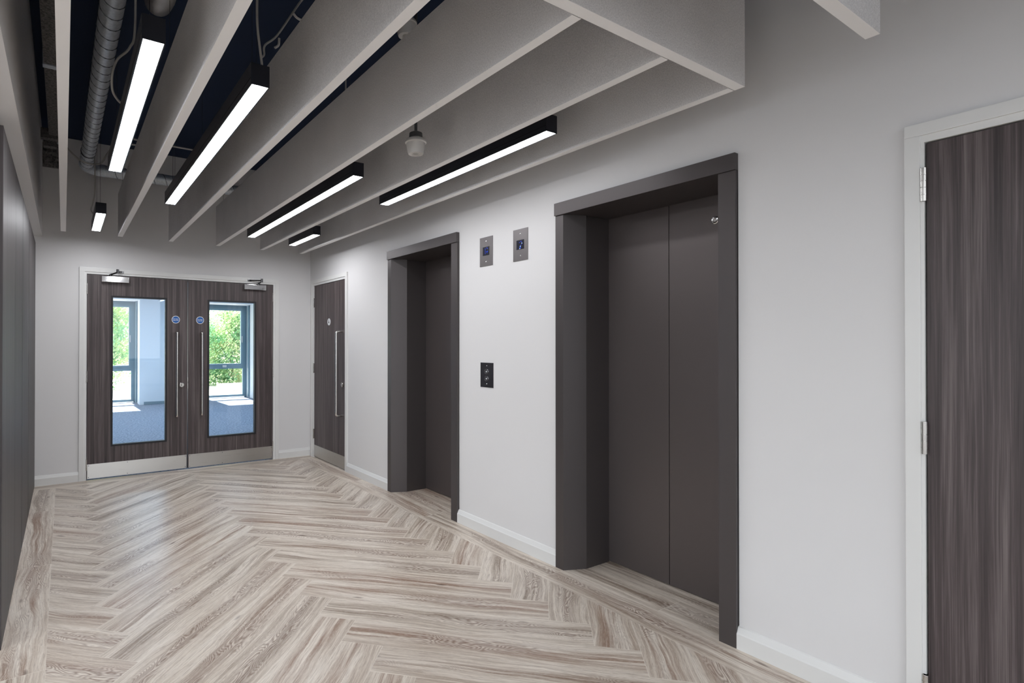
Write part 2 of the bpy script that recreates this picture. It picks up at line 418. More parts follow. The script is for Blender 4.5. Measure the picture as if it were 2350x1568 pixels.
while x < 2.62:                        # strip along the far wall
    plank((x+PL/2, 6.46+PW/2), 0, (-0.30, 2.62, 6.46, 6.46+PW)); x += PL
for q in ((0.12, 1.19), (1.19, 2.3)): pass
me = bpy.data.meshes.new('floor'); bmesh.ops.recalc_face_normals(fbm, faces=fbm.faces[:])
for fc in fbm.faces:
    if fc.normal.z < 0: fc.normal_flip()
fbm.to_mesh(me); fbm.free(); me.materials.append(M_WOOD)
fl = bpy.data.objects.new('floor', me); COL.objects.link(fl); struct(fl, 'light grey-brown oak look plank floor laid in herringbone', 'floor')
sub = MB().box(XL, 3.2, YB, D+0.2, -0.12, -0.002)
struct(obj('floor', sub, M_CONC), 'slab under the planks', 'floor')

# ------------------------------------------------------------------ walls
lifts = [1.354, 3.510]
LW = 1.115
mb = MB()
def rwall(y0, y1, z0=0, z1=ZC): mb.box(W, W+0.32, y0, y1, z0, z1)
DR2 = (5.59, 6.535)     # hole of the small door
DR3 = (-0.27, 0.70)     # hole of the near door
segs = [YB, DR3[0], DR3[1], lifts[0]-0.003, lifts[0]+LW+0.003, lifts[1]-0.003, lifts[1]+LW+0.003, DR2[0], DR2[1], D+0.15]
for i in range(0, len(segs), 2): rwall(segs[i], segs[i+1])
rwall(DR3[0], DR3[1], 2.15); rwall(DR2[0], DR2[1], 2.15)
for l0 in lifts: rwall(l0-0.003, l0+LW+0.003, 2.289)
struct(obj('wall_right', mb, M_WALL), 'white painted wall holding the two lift doors', 'wall')
mb = MB()
for x0, x1, z0 in ((-0.6, 0.18, 0), (2.16, W, 0), (0.18, 2.16, 2.145)): mb.box(x0, x1, D, D+0.15, z0, ZC)
struct(obj('wall_far', mb, M_WALL), 'white painted end wall holding the glazed double doors', 'wall')
mb = MB(); mb.box(-0.55, -0.262, 3.2, D, 0, ZC)
struct(obj('wall_left', mb, M_WALL), 'white wall behind and above the dark panels', 'wall')
def win_wall(mb, axis, c0, c1, lo, hi, op, z0, z1):
    a, b = op
    for p, q, za, zb in ((lo, a, 0, ZC), (b, hi, 0, ZC), (a, b, 0, z0), (a, b, z1, ZC)):
        if axis == 'x': mb.box(c0, c1, p, q, za, zb)
        else: mb.box(p, q, c0, c1, za, zb)
BWZ = (0.25, 3.1)
mb = MB(); win_wall(mb, 'x', XL-0.15, XL, YB, 3.35, (-3.0, 2.8), *BWZ); mb.box(XL, -0.55, 3.2, 3.35, 0, ZC)
struct(obj('wall_side', mb, M_WALL), 'white wall of the side lobby', 'wall')
mb = MB(); win_wall(mb, 'y', YB-0.15, YB, XL, 3.0, (-3.0, 2.3), *BWZ)
struct(obj('wall_back', mb, M_WALL), 'white wall behind the viewer', 'wall')
mb = MB(); mb.box(XL-0.15, 3.2, YB-0.15, D+0.15, ZC, ZC+0.15)
struct(obj('ceiling', mb, M_DARKCEIL), 'midnight blue painted open ceiling', 'ceiling')
def fill_window(n, axis, c, a, b, lab):  # daylight openings added out of view to brighten the lobby
    cc = (c, (a+b)/2, BWZ[0]) if axis == 'x' else ((a+b)/2, c, BWZ[0])
    wn = struct(thing(n, lab, 'window', cc)); z0, z1 = BWZ; m = MB(); k = 4
    def bar(p, q, za, zb):
        if axis == 'x': m.box(c-0.03, c+0.03, p, q, za, zb)
        else: m.box(p, q, c-0.03, c+0.03, za, zb)
    for i in range(k+1):
        p = a+(b-a-0.06)*i/k; bar(p, p+0.06, z0, z1)
    bar(a, b, z0, z0+0.06); bar(a, b, z1-0.06, z1); bar(a, b, 0.95, 1.01)
    obj('frame', m, M_ALU, wn, 'blue grey aluminium frame')
    g = MB()
    if axis == 'x': g.box(c-0.004, c+0.004, a+0.03, b-0.03, z0+0.03, z1-0.03)
    else: g.box(a+0.03, b-0.03, c-0.004, c+0.004, z0+0.03, z1-0.03)
    obj('pane', g, M_WGLASS, wn, 'glazing')
fill_window('window_5', 'x', XL-0.07, -3.0, 2.8, 'wide unseen window added to light the side lobby')
fill_window('window_6', 'y', YB-0.07, -3.0, 2.3, 'wide unseen window added behind the viewer for daylight')
# dropped bulkhead along the left
mb = MB(); mb.box(-0.60, -0.182, YB, D-0.001, 2.47, ZC-0.001)
struct(obj('trim_1', mb, M_WALL), 'white dropped bulkhead running along the left side', 'bulkhead')

# baseboards
BP = [(0, 0), (0.020, 0), (0.020, 0.070), (0.016, 0.076), (0.006, 0.098), (0, 0.101)]
def base_r(name, y0, y1, lab): struct(obj(name, MB().sweep(BP, (W, y0, 0), (W, y1, 0), (-1, 0, 0)), M_TRIM), lab, 'baseboard')
base_r('baseboard_right', lifts[0]+LW+0.001, lifts[1]-0.001, 'white baseboard between the two lifts')
base_r('baseboard_right', 0.748, lifts[0]-0.001, 'white baseboard between the near lift and the near door')
base_r('baseboard_right', lifts[1]+LW+0.001, 5.545, 'white baseboard between the far lift and the small door')
base_r('baseboard_right', YB, -0.32, 'white baseboard behind the viewer')
struct(obj('baseboard_far', MB().sweep(BP, (-0.262, D, 0), (0.131, D, 0), (0, -1, 0)), M_TRIM), 'white baseboard left of the double doors', 'baseboard')
struct(obj('baseboard_far', MB().sweep(BP, (2.213, D, 0), (W, D, 0), (0, -1, 0)), M_TRIM), 'white baseboard right of the double doors', 'baseboard')

# ------------------------------------------------------------------ left dark panels
struct(obj('trim_2', MB().box(-0.2618, -0.2595, 3.20, D-0.001, 0, 2.405), M_VOID), 'black backing in the joints of the dark panels', 'trim')
pl = [(3.205, 3.986, 'dark wood wall panel nearest the viewer at the left edge'),
      (3.990, 4.645, 'dark wood wall panel next to the nearest one'),
      (4.665, 5.445, 'dark wood wall panel third from the viewer'),
      (5.475, D-0.001, 'dark wood wall panel against the end wall')]
for y0, y1, lab in pl:
    tag(obj('wall_panel', MB().box(XP-0.024, XP, y0, y1, 0.004, 2.405, 0.0012), M_PANEL), lab, 'wall panel', 'dark panels lining the left wall')
tag(obj('wall_end_panel', MB().box(-0.56, XP, 3.178, 3.199, 0.0, 2.405, 0.001), M_PANEL), 'dark wood panel capping the end of the left wall', 'wall panel')

# ------------------------------------------------------------------ doors
def text_mesh(txt, size, mat_, parent, name, pos, rot, extr=0.0004, bold=True):
    cu_ = bpy.data.curves.new('txt', 'FONT'); cu_.body = txt; cu_.size = size; cu_.align_x = 'CENTER'; cu_.align_y = 'CENTER'; cu_.extrude = extr
    if bold: cu_.offset = size*0.018
    tmp = bpy.data.objects.new('txt', cu_); COL.objects.link(tmp)
    dg = bpy.context.evaluated_depsgraph_get(); me_ = bpy.data.meshes.new_from_object(tmp.evaluated_get(dg))
    bpy.data.objects.remove(tmp); bpy.data.curves.remove(cu_)
    off = WOFF[parent.name]; Mx = Matrix.Translation(Vector(pos)-off) @ rot.to_4x4()
    me_.transform(Mx); me_.materials.clear(); me_.materials.append(mat_); me_.name = name
    o = bpy.data.objects.new(name, me_); COL.objects.link(o); o.parent = parent; WOFF[o.name] = off; return o
FACE_NY = Matrix(((1, 0, 0), (0, 0, -1), (0, 1, 0)))           # text facing -Y
FACE_NX = Matrix(((0, 0, -1), (-1, 0, 0), (0, 1, 0)))          # text facing -X

def hinge(parent, kx, ky, z0, z1, leaf_dir, r=0.0085):
    """knuckle hinge; leaf_dir = direction of the flat leaves behind the knuckle"""
    h = z1-z0; m = MB()
    for k, (a, b) in enumerate(((0, .19), (.21, .40), (.41, .60), (.61, .79), (.81, 1.0))):
        m.cyl((kx, ky, z0+h*(a+b)/2), r, h*(b-a), seg=20, bev=0.0008)
    for c in (.20, .80): m.cyl((kx, ky, z0+h*c), r*1.12, h*0.018, seg=20)
    m.cyl((kx, ky, z0+h/2), r*0.7, h, seg=12)
    dx, dy = leaf_dir
    m.box(min(kx, kx+dx)-abs(dy)*0.2, max(kx, kx+dx)+abs(dy)*0.2, min(ky, ky+dy)-abs(dx)*0.2 if dx else min(ky, ky+dy), max(ky, ky+dy)+abs(dx)*0.2 if dx else max(ky, ky+dy), z0, z1)
    return obj('hinge', m, M_SATIN, parent, 'satin steel butt hinge', smooth=True)

# door_1 : glazed double doors in the end wall
d1 = struct(thing('door_1', 'dark laminate double doors with tall glazed panels in the end wall', 'door', (1.17, D, 0)))
m = MB(); fx0, fx1 = 0.132, 2.212
# architrave (outer) and lining (inner)
for a0, a1, y0, y1, zt0, zt1 in ((fx0, fx0+0.045, D-0.018, D, 0, 2.193),):
    m.box(fx0, fx0+0.045, D-0.018, D+0.001, 0, 2.148, 0.002); m.box(fx1-0.045, fx1, D-0.018, D+0.001, 0, 2.148, 0.002)
    m.box(fx0, fx1, D-0.018, D+0.001, 2.148, 2.193, 0.002)
obj('architrave', m, M_TRIM, d1, 'white architrave')
m = MB(); m.box(fx0+0.045, 0.198, D-0.010, D+0.15, 0, 2.148); m.box(2.141, fx1-0.045, D-0.010, D+0.15, 0, 2.148); m.box(0.198, 2.141, D-0.010, D+0.15, 2.127, 2.148)
m.box(0.198, 0.212, D+0.05, D+0.09, 0, 2.127); m.box(2.127, 2.141, D+0.05, D+0.09, 0, 2.127); m.box(0.212, 2.127, D+0.05, D+0.09, 2.112, 2.127)
obj('frame', m, M_TRIM, d1, 'white door lining')
YL = D-0.002           # front face of leaves
for (lx0, lx1, gx0, gx1, side, lab) in ((0.203, 1.166, 0.421, 0.953, 1, 'left leaf'), (1.174, 2.137, 1.386, 1.931, -1, 'right leaf')):
    z0, z1, gz0, gz1 = 0.012, 2.122, 0.333, 1.908
    m = MB(); m.box(lx0, gx0, YL, YL+0.044, z0, z1); m.box(gx1, lx1, YL, YL+0.044, z0, z1); m.box(gx0, gx1, YL, YL+0.044, z0, gz0); m.box(gx0, gx1, YL, YL+0.044, gz1, z1)
    lf = obj('door_leaf', m, M_DOOR, d1, lab)
    m = MB(); bw = 0.022
    for (xa, xb, za, zb) in ((gx0-0.004, gx0+0.014, gz0-0.004, gz1+0.004), (gx1-0.014, gx1+0.004, gz0-0.004, gz1+0.004), (gx0+0.014, gx1-0.014, gz0-0.004, gz0+0.014), (gx0+0.014, gx1-0.014, gz1-0.014, gz1+0.004)):
        m.box(xa, xb, YL-0.006, YL+0.050, za, zb)
    obj('glazing_bead', m, M_GASKET, lf, 'black glazing bead')
    obj('glass_pane', MB().box(gx0+0.004, gx1-0.004, YL+0.018, YL+0.026, gz0+0.004, gz1-0.004), M_GLASS, lf, 'clear glass vision panel')
    kx0, kx1 = (lx0+0.004, lx1-0.006) if side == 1 else (lx0+0.008, lx1-0.003)
    kp = MB().box(kx0, kx1, YL-0.0022, YL, 0.014, 0.162, 0.0006)
    obj('kick_plate', kp, M_STEEL, lf, 'brushed steel kick plate')
    m = MB()
    for sx_ in (kx0+0.012, (kx0+kx1)/2-0.11, kx1-0.012):
        for sz_ in (0.028, 0.148): m.cyl((sx_, YL-0.0027, sz_), 0.004, 0.0012, 'Y', 12)
    obj('plate_screws', m, M_GPLASTIC, lf)
    hx = 1.050 if side == 1 else 1.310
    pts = smooth_pts([(hx, YL, 1.535), (hx, YL-0.035, 1.535), (hx, YL-0.062, 1.530), (hx, YL-0.070, 1.515), (hx, YL-0.070, 1.4), (hx, YL-0.070, 0.75), (hx, YL-0.070, 0.625), (hx, YL-0.062, 0.608), (hx, YL-0.035, 0.602), (hx, YL, 0.602)], 6)
    obj('pull_handle', MB().tube(pts, 0.0132, 16), M_SATIN, lf, 'long satin steel pull handle', smooth=True)
    cx = 1.045 if side == 1 else 1.300
    sg = MB().cyl((cx, YL-0.0012, 1.675), 0.042, 0.002, 'Y', 48); s_ = obj('sign_disc', sg, M_WSIGN, d1, 'round fire door sign with a white rim')
    s_.name = 'fire_door_sign'; WOFF[s_.name] = WOFF[d1.name]
    obj('blue_field', MB().cyl((cx, YL-0.0026, 1.675), 0.0365, 0.0012, 'Y', 48), M_BLUE, s_, 'blue field')
    text_mesh('Fire door\nkeep shut', 0.0145, M_WSIGN, s_, 'lettering', (cx, YL-0.0036, 1.6755), FACE_NY)
    # closer
    if side == 1: c0, c1, za, zb = 0.327, 0.579, 2.050, 2.112
    else: c0, c1, za, zb = 1.785, 2.040, 2.050, 2.112
    m = MB().box(c0, c1, YL-0.050, YL, za, zb, 0.003)
    cb = obj('door_closer', m, M_CHROME, d1, 'polished overhead door closer')
    m = MB()
    if side == 1: ex, kx_, tx = 0.408, 0.470, 0.510
    else: ex, kx_, tx = 1.955, 1.975, 1.850
    m.cyl((ex, YL-0.03, 2.120), 0.011, 0.024, 'Z', 16, bev=0.001)
    m.tube([(ex, YL-0.03, 2.128), (kx_, YL-0.095, 2.150)], 0.0085, 10)
    m.tube([(kx_, YL-0.095, 2.160), (tx, YL-0.02, 2.162)], 0.0075, 10)
    m.cyl((kx_, YL-0.095, 2.160), 0.013, 0.044, 'Z', 16, bev=0.002)
    m.box(tx-0.02, tx+0.02, YL-0.022, YL-0.012, 2.150, 2.174, 0.002)
    obj('closer_arm', m, M_ARM, cb, 'folding steel arm', smooth=True)
    # hinges on the outer edge
    hx_ = 0.2005 if side == 1 else 2.139
    for (za, zb) in ((1.918, 2.030), (1.007, 1.124), (0.102, 0.219)):
        hinge(d1, hx_, YL-0.006, za, zb, (0.0, 0.012), 0.006)
m = MB().lathe((1.107, YL, 0.948), [(0, -0.016), (0.022, -0.016), (0.0265, -0.012), (0.0265, 0)], 32, 'Y')
lk = obj('thumb_turn_lock', m, M_SATIN, d1, 'round steel keyhole escutcheon', smooth=True)
obj('keyhole', MB().box(1.101, 1.106, YL-0.0175, YL-0.0158, 0.935, 0.958), M_VOID, lk)
m = MB().box(1.1665, 1.1735, YL-0.004, YL+0.03, 0.905, 0.965).box(1.1665, 1.1735, YL-0.004, YL+0.03, 0.985, 1.030)
obj('latch_plate', m, M_SATIN, d1, 'steel latch plate in the meeting edge')

# door_2 : small door at the far end of the right wall
XF = W-0.002           # face of leaf
def side_door(name, lab, ya, yb, hinge_side, has_handle, arch_lo, arch_hi, ztop=2.125):
    dd = struct(thing(name, lab, 'door', (W, (ya+yb)/2, 0)))
    zt = ztop+0.075
    m = MB(); aw = 0.045
    m.box(W-0.018, W+0.001, arch_lo, arch_lo+aw, 0, zt-aw, 0.002); m.box(W-0.018, W+0.001, arch_hi-aw, arch_hi, 0, zt-aw, 0.002); m.box(W-0.018, W+0.001, arch_lo, arch_hi, zt-aw, zt, 0.002)
    obj('architrave', m, M_TRIM, dd, 'white architrave')
    m = MB(); m.box(W-0.010, W+0.12, arch_lo+aw, ya-0.004, 0, zt-aw); m.box(W-0.010, W+0.12, yb+0.004, arch_hi-aw, 0, zt-aw); m.box(W-0.010, W+0.12, ya-0.004, yb+0.004, ztop+0.004, zt-aw)
    m.box(W+0.05, W+0.08, ya-0.004, ya+0.012, 0, ztop+0.004); m.box(W+0.05, W+0.08, yb-0.012, yb+0.004, 0, ztop+0.004); m.box(W+0.05, W+0.08, ya+0.012, yb-0.012, ztop-0.012, ztop+0.004)
    obj('frame', m, M_TRIM, dd, 'white door lining')
    lf = obj('door_leaf', MB().box(XF, XF+0.044, ya, yb, 0.010, ztop, 0.0008), M_DOOR, dd, 'dark laminate leaf')
    return dd, lf
d2, lf = side_door('door_2', 'narrow dark laminate door at the far end of the lift wall', 5.612, 6.515, 1, True, 5.548, 6.61)
obj('kick_plate', MB().box(XF-0.0022, XF, 5.616, 6.511, 0.014, 0.155, 0.0006), M_STEEL, lf, 'brushed steel kick plate')
pts = smooth_pts([(XF, 5.690, 1.545), (XF-0.04, 5.690, 1.545), (XF-0.066, 5.690, 1.538), (XF-0.075, 5.690, 1.515), (XF-0.075, 5.690, 1.4), (XF-0.075, 5.690, .75), (XF-0.075, 5.690, .635), (XF-0.066, 5.690, .612), (XF-0.04, 5.690, .605), (XF, 5.690, .605)], 6)
obj('pull_handle', MB().tube(pts, 0.0132, 16), M_SATIN, lf, 'long satin steel pull handle', smooth=True)
m = MB().lathe((XF, 5.672, 0.950), [(0, -0.017), (0.022, -0.017), (0.0265, -0.013), (0.0265, 0)], 32, 'X')
obj('lock_escutcheon', m, M_SATIN, lf, 'round steel escutcheon', smooth=True)
sg = obj('pictogram_disc', MB().cyl((XF-0.0015, 6.061, 1.666), 0.041, 0.003, 'X', 40), M_WSIGN, d2, 'round white sign with a small dark mark')
m = MB()
m.bm.faces.new([m.bm.verts.new((XF-0.0034, 6.061+a, 1.666+b)) for a, b in ((-0.012, -0.016), (0.012, -0.016), (0.006, 0.008), (0.0, 0.014), (-0.006, 0.008))])
m.cyl((XF-0.0034, 6.061, 1.686), 0.006, 0.0006, 'X', 20)
obj('symbol', m, M_VOID, sg, 'small dark upright symbol')
for za, zb in ((1.861, 1.976), (1.046, 1.165), (0.232, 0.351)): hinge(d2, W-0.012, 6.519, za, zb, (0.012, 0.0), 0.007)
# door_3 : near door at the right edge
d3, lf = side_door('door_3', 'dark laminate door with steel hinges close to the viewer at the right edge', -0.255, 0.683, 1, False, -0.32, 0.742, 2.130)
for za, zb in ((1.920, 2.040), (1.006, 1.123), (0.098, 0.212)): hinge(d3, W-0.0145, 0.688, za, zb, (0.0145, 0.0), 0.0095)
obj('kick_plate', MB().box(XF-0.0022, XF, -0.251, 0.679, 0.014, 0.08, 0.0006), M_STEEL, lf, 'brushed steel kick plate')

# ------------------------------------------------------------------ lifts
def lift(y0, lab, key):
    y1 = y0+LW; cy = (y0+y1)/2+0.008
    L = thing('elevator', lab, 'elevator', (W, cy, 0), 'lift entrances in the right wall')
    zt = 2.209; xd = 2.955
    m = MB().prism([(2.600, y1), (2.600, y1-0.064), (2.740, y1-0.125), (xd, y1-0.125), (xd, y1)], 0.0005, zt)
    obj('door_jamb', m, M_BRONZE, L, 'far jamb with splayed reveal')
    m = MB().prism([(2.600, y0), (2.600, y0+0.080), (2.740, y0+0.142), (xd, y0+0.142), (xd, y0)], 0.0005, zt)
    obj('door_jamb', m, M_BRONZE, L, 'near jamb with splayed reveal')
    m = MB().box(2.590, xd, y0-0.003, y1+0.003, zt+0.001, 2.288, 0.0015)
    obj('header', m, M_BRONZE, L, 'header')
    ya, yb = y0+0.142, y1-0.125; cm = (ya+yb)/2
    p1 = obj('door_panel', MB().box(xd+0.001, xd+0.03, ya-0.02, cm-0.002, 0.006, zt+0.02, 0.0012), M_BRONZE_D, L, 'near sliding panel')
    obj('door_panel', MB().box(xd+0.001, xd+0.03, cm+0.002, yb+0.02, 0.006, zt+0.02, 0.0012), M_BRONZE_D, L, 'far sliding panel')
    obj('dark_gap_plate', MB().box(xd+0.034, xd+0.05, y0, y1, 0, 2.28), M_VOID, L)  # near-black plate stands for the unlit depth behind the door gap
    if key:
        kr = obj('key_switch', MB().lathe((xd, ya+0.150, 2.075), [(0, -0.0015), (0.008, -0.0015), (0.009, -0.004), (0.0175, -0.005), (0.0205, -0.003), (0.0215, 0.001)], 32, 'X'), M_CHROME, p1, 'round chrome release key switch', smooth=True)
        return L
    return L
lift(lifts[0], 'dark bronze grey lift entrance nearer the viewer, both door panels visible', True)
lift(lifts[1], 'dark bronze grey lift entrance further away, beside the small door', False)

def plate(name, lab, cat, y0, y1, z0, z1, mm, screws, grp=None):
    T = thing(name, lab, cat, (W, (y0+y1)/2, z0), grp)
    obj('plate', MB().box(W-0.004, W-0.0002, y0, y1, z0, z1, 0.0008), mm, T)
    yc = (y0+y1)/2
    for z in screws: obj('screw', MB().lathe((W-0.004, yc, z), [(0, -0.0022), (0.003, -0.002), (0.0052, 0)], 16, 'X'), M_CHROME, T, 'bright screw head', smooth=True)
    return T, yc
def dots(T, yc, zc, pts, bright=()):
    scr = obj('display_screen', MB().box(W-0.0052, W-0.0038, yc-0.037, yc+0.037, zc-0.032, zc+0.032), M_SCREEN, T, 'dark square display')
    m = MB()
    for a, b in pts: m.cyl((W-0.0056, yc-a, zc+b), 0.0021, 0.0008, 'X', 10)
    obj('lit_dots', m, M_DOT, scr, 'blue lit dots')
    if bright:
        m = MB()
        for a, b in bright: m.cyl((W-0.0056, yc-a, zc+b), 0.0032, 0.0008, 'X', 10)
        obj('bright_dots', m, M_DOTW, scr, 'brighter blue lit dots')
ig = 'floor indicator plates between the lifts'
T, yc = plate('floor_indicator', 'grey floor indicator plate nearer the far lift', 'floor indicator', 3.099, 3.246, 1.981, 2.196, M_PLATE, (2.166, 2.014), ig)
dots(T, yc, 2.091, [(-0.008, 0.019-0.0075*i) for i in range(6)]+[(0.014, 0.022), (0.008, 0.022), (0.018, 0.016), (0.012, -0.006), (0.018, -0.006), (0.006, -0.006), (0.014, -0.014), (0.020, -0.002)])
T, yc = plate('floor_indicator', 'grey floor indicator plate nearer the close lift, showing brighter dots', 'floor indicator', 2.735, 2.879, 1.975, 2.192, M_PLATE, (2.160, 2.010), ig)
dots(T, yc, 2.084, [(0.004, 0.020), (0.012, 0.021), (-0.006, 0.015), (0.010, -0.002), (0.0, -0.020), (0.006, -0.022), (-0.004, -0.025), (-0.003, -0.016)], [(0.017, 0.008), (0.002, -0.011), (-0.004, -0.026)])
T, yc = plate('call_button_panel', 'charcoal lift call button plate with up and down buttons', 'call panel', 3.093, 3.238, 1.084, 1.266, M_PLATE_D, (1.244, 1.110))
for z, up in ((1.201, 1), (1.149, -1)):
    bt = obj('button', MB().lathe((W-0.004, yc, z), [(0, -0.003), (0.0150, -0.003), (0.0152, -0.0065), (0.0185, -0.0065), (0.0195, -0.003), (0.0200, 0)], 32, 'X'), M_CHROME, T, 'round call button with chrome ring', smooth=True)
    obj('button_face', MB().cyl((W-0.0074, yc, z), 0.0148, 0.0012, 'X', 28), M_GASKET, bt, 'black button face')
    m = MB(); xx = W-0.0084
    m.bm.faces.new([m.bm.verts.new((xx, yc+a, z+b*up)) for a, b in ((-0.007, -0.005), (0.007, -0.005), (0, 0.009))])
    obj('arrow', m, M_WSIGN, bt, 'pale triangular arrow')

# ------------------------------------------------------------------ ceiling baffles
BT, BZ0, BZ1 = 0.042, 2.470, 2.893
bxs = [(-0.006, 'leftmost white grey ceiling baffle, seen almost edge on'),
       (0.468, 'grey ceiling baffle second from the left, between the two brightest lamps'),
       (0.930, 'grey ceiling baffle third from the left, in front of the long dark ceiling gap'),
       (1.400, 'grey ceiling baffle fourth from the left, above the small round sensor'),
       (1.878, 'grey ceiling baffle fifth from the left, between the third and fourth long lamps'),
       (2.342, 'grey ceiling baffle closest to the lift wall')]
BG = 'grey acoustic baffles hanging lengthwise'
for bx, lab in bxs:
    T = thing('ceiling_baffle', lab, 'ceiling baffle', (bx, 3.74, BZ0), BG)
    obj('board', MB().box(bx-BT/2, bx+BT/2, 1.236, 6.245, BZ0+0.001, BZ1), M_BAFF, T)
    obj('bottom_edge', MB().box(bx-BT/2, bx+BT/2, 1.236, 6.245, BZ0, BZ0+0.0008), M_EDGE, T, 'smooth pale bottom edge')
    for y in (1.7, 3.2, 4.7, 6.0): obj('suspension_wire', MB().tube([(bx, y, BZ1-0.002), (bx, y, ZC)], 0.0013, 6), M_WIRE, T, 'thin steel wire')
for y0, y1, x0, x1, lab in ((1.190, 1.232, -0.175, 2.363, 'grey baffle crossing the ends of the six long baffles'),
                            (0.733, 0.775, -0.175, 2.350, 'grey crosswise baffle end at the top, right of the lift')):
    T = thing('cross_baffle', lab, 'ceiling baffle', (1.1, (y0+y1)/2, BZ0), 'crosswise ceiling baffles')
    obj('board', MB().box(x0, x1, y0, y1, BZ0+0.001, BZ1), M_BAFF, T)
    obj('bottom_edge', MB().box(x0, x1, y0, y1, BZ0, BZ0+0.0008), M_EDGE, T, 'smooth pale bottom edge')
    for x in (0.2, 1.2, 2.2): obj('suspension_wire', MB().tube([(x, (y0+y1)/2, BZ1-0.002), (x, (y0+y1)/2, ZC)], 0.0013, 6), M_WIRE, T, 'thin steel wire')

# ------------------------------------------------------------------ linear pendant lamps
LZ = 2.492; LH = 0.090; LWD = 0.078
def lamp(x, y0, y1, lab, grp='black linear pendant lamps among the baffles', cable=None, z=LZ, lens=None):
    T = thing('pendant_lamp', lab, 'lamp', (x, (y0+y1)/2, z), grp)
    h = LWD/2; m = MB()
    # U-shaped housing so the diffuser sits in it
    m.box(x-h, x-h+0.005, y0, y1, z-0.001, z+LH); m.box(x+h-0.005, x+h, y0, y1, z-0.001, z+LH); m.box(x-h+0.005, x+h-0.005, y0, y1, z+0.03, z+LH)
    hs = obj('housing', m, M_BLACK, T, 'black aluminium housing')
    m = MB().box(x-h-0.0008, x-h, y0+0.001, y1-0.001, z+0.026, z+0.028)
    obj('shadow_groove', m, M_VOID, hs)
    for ye in (y0, y1):
        s_ = -1 if ye == y0 else 1
        obj('end_cap', MB().box(x-h, x+h, min(ye, ye+s_*0.004), max(ye, ye+s_*0.004), z-0.001, z+LH, 0.0006), M_BLACK, T, 'black end cap')
    me_ = MB(); a = [me_.bm.verts.new(c) for c in ((x-h+0.005, y0, z+0.001), (x-h+0.005, y1, z+0.001), (x+h-0.005, y1, z+0.001), (x+h-0.005, y0, z+0.001))]
    me_.bm.faces.new(a)
    b = [me_.bm.verts.new(v.co+Vector((0, 0, 0.004))) for v in a]
    obj('diffuser', me_, lens or M_LENS, T, 'glowing white diffuser')
    for yy in (y0+0.12, y1-0.12):
        obj('suspension_wire', MB().cyl((x, yy, z+LH+0.008), 0.004, 0.016, 'Z', 10).tube([(x, yy, z+LH), (x, yy, ZC)], 0.0012, 6), M_WIRE, T, 'thin steel wire')
    if cable: obj('power_cable', MB().tube(smooth_pts(cable, 8), 0.0055, 8), M_CABLE, T, 'pale power cable', smooth=True)
    return T
lamp(0.268, 2.195, 3.985, 'brightest long black pendant lamp between the first and second baffles', cable=[(0.245, 3.10, 2.583), (0.215, 3.08, 2.60), (0.193, 3.05, 2.63), (0.190, 3.0, 2.69), (0.211, 3.0, 2.76), (0.262, 3.0, 2.83), (0.285, 3.0, 2.95), (0.285, 3.0, 3.48)])
lamp(0.692, 2.330, 4.680, 'long black pendant lamp between the second and third baffles', cable=[(0.714, 2.37, 2.583), (0.703, 2.37, 2.67), (0.691, 2.37, 2.78), (0.690, 2.37, 2.95), (0.690, 2.37, 3.48)])
lamp(1.598, 3.235, 5.680, 'long black pendant lamp between the fourth and fifth baffles', cable=[(1.58, 3.27, 2.585), (1.575, 3.29, 2.66), (1.56, 3.33, 2.8), (1.56, 3.35, 3.48)])
lamp(2.096, 2.020, 3.790, 'long black pendant lamp nearest the lift wall, in front of the far lift')
lamp(2.108, 5.190, 5.900, 'short black pendant lamp above the small far door', lens=M_LENS_FAR, cable=[(2.108, 5.24, 2.58), (2.108, 5.24, 3.48)])
lamp(0.258, 5.330, 6.175, 'small black pendant lamp above the left leaf of the double doors', lens=M_LENS_FAR, cable=[(0.235, 5.9, 2.583), (0.200, 5.75, 2.60), (0.203, 5.45, 2.60), (0.214, 5.35, 2.68), (0.214, 5.35, 2.9), (0.212, 5.40, 2.965)])
for x, y0, y1, lab in ((0.70, -2.6, -0.6, 'added unseen pendant lamp behind the viewer over the lift lobby'), (2.05, -2.1, -0.3, 'added unseen pendant lamp behind the viewer beside the near door'),
                       (-1.6, 0.6, 2.6, 'added unseen pendant lamp over the side lobby'), (-2.3, -2.4, -0.4, 'added unseen pendant lamp in the back corner of the side lobby')):
    lamp(x, y0, y1, lab, 'added unseen lamps behind and beside the viewer')  # extra lamps placed out of frame to raise the lobby's brightness

# ------------------------------------------------------------------ sensors
def sensor(x, y, z0, lab):
    T = thing('ceiling_sensor', lab, 'sensor', (x, y, z0), 'pendant sensors between the baffles')
    obj('stem', MB().tube([(x, y, z0+0.115), (x, y, ZC)], 0.0085, 14), M_GPLASTIC, T, 'thin grey conduit stem', smooth=True)
    obj('collar', MB().lathe((x, y, z0), [(0, 0.125), (0.022, 0.125), (0.036, 0.118), (0.038, 0.088), (0, 0.086)], 32), M_GPLASTIC, T, 'grey collar', smooth=True)
    obj('body', MB().lathe((x, y, z0), [(0, 0.090), (0.040, 0.090), (0.054, 0.082), (0.060, 0.072), (0.060, 0.064), (0.053, 0.060), (0.045, 0.012), (0.041, 0.002), (0.024, 0.0), (0.022, 0.004), (0, 0.004)], 40), M_WPLASTIC, T, 'white tapered body', smooth=True)
    obj('lens', MB().lathe((x, y, z0), [(0, -0.003), (0.012, -0.001), (0.018, 0.004), (0, 0.0045)], 24), M_CABLE, T, 'small pale lens', smooth=True)
sensor(1.640, 2.600, 2.458, 'white pendant ceiling sensor under the fourth baffle, beside the lamp')
sensor(1.545, 2.550, 3.065, 'white ceiling sensor half hidden above the baffles at the top')

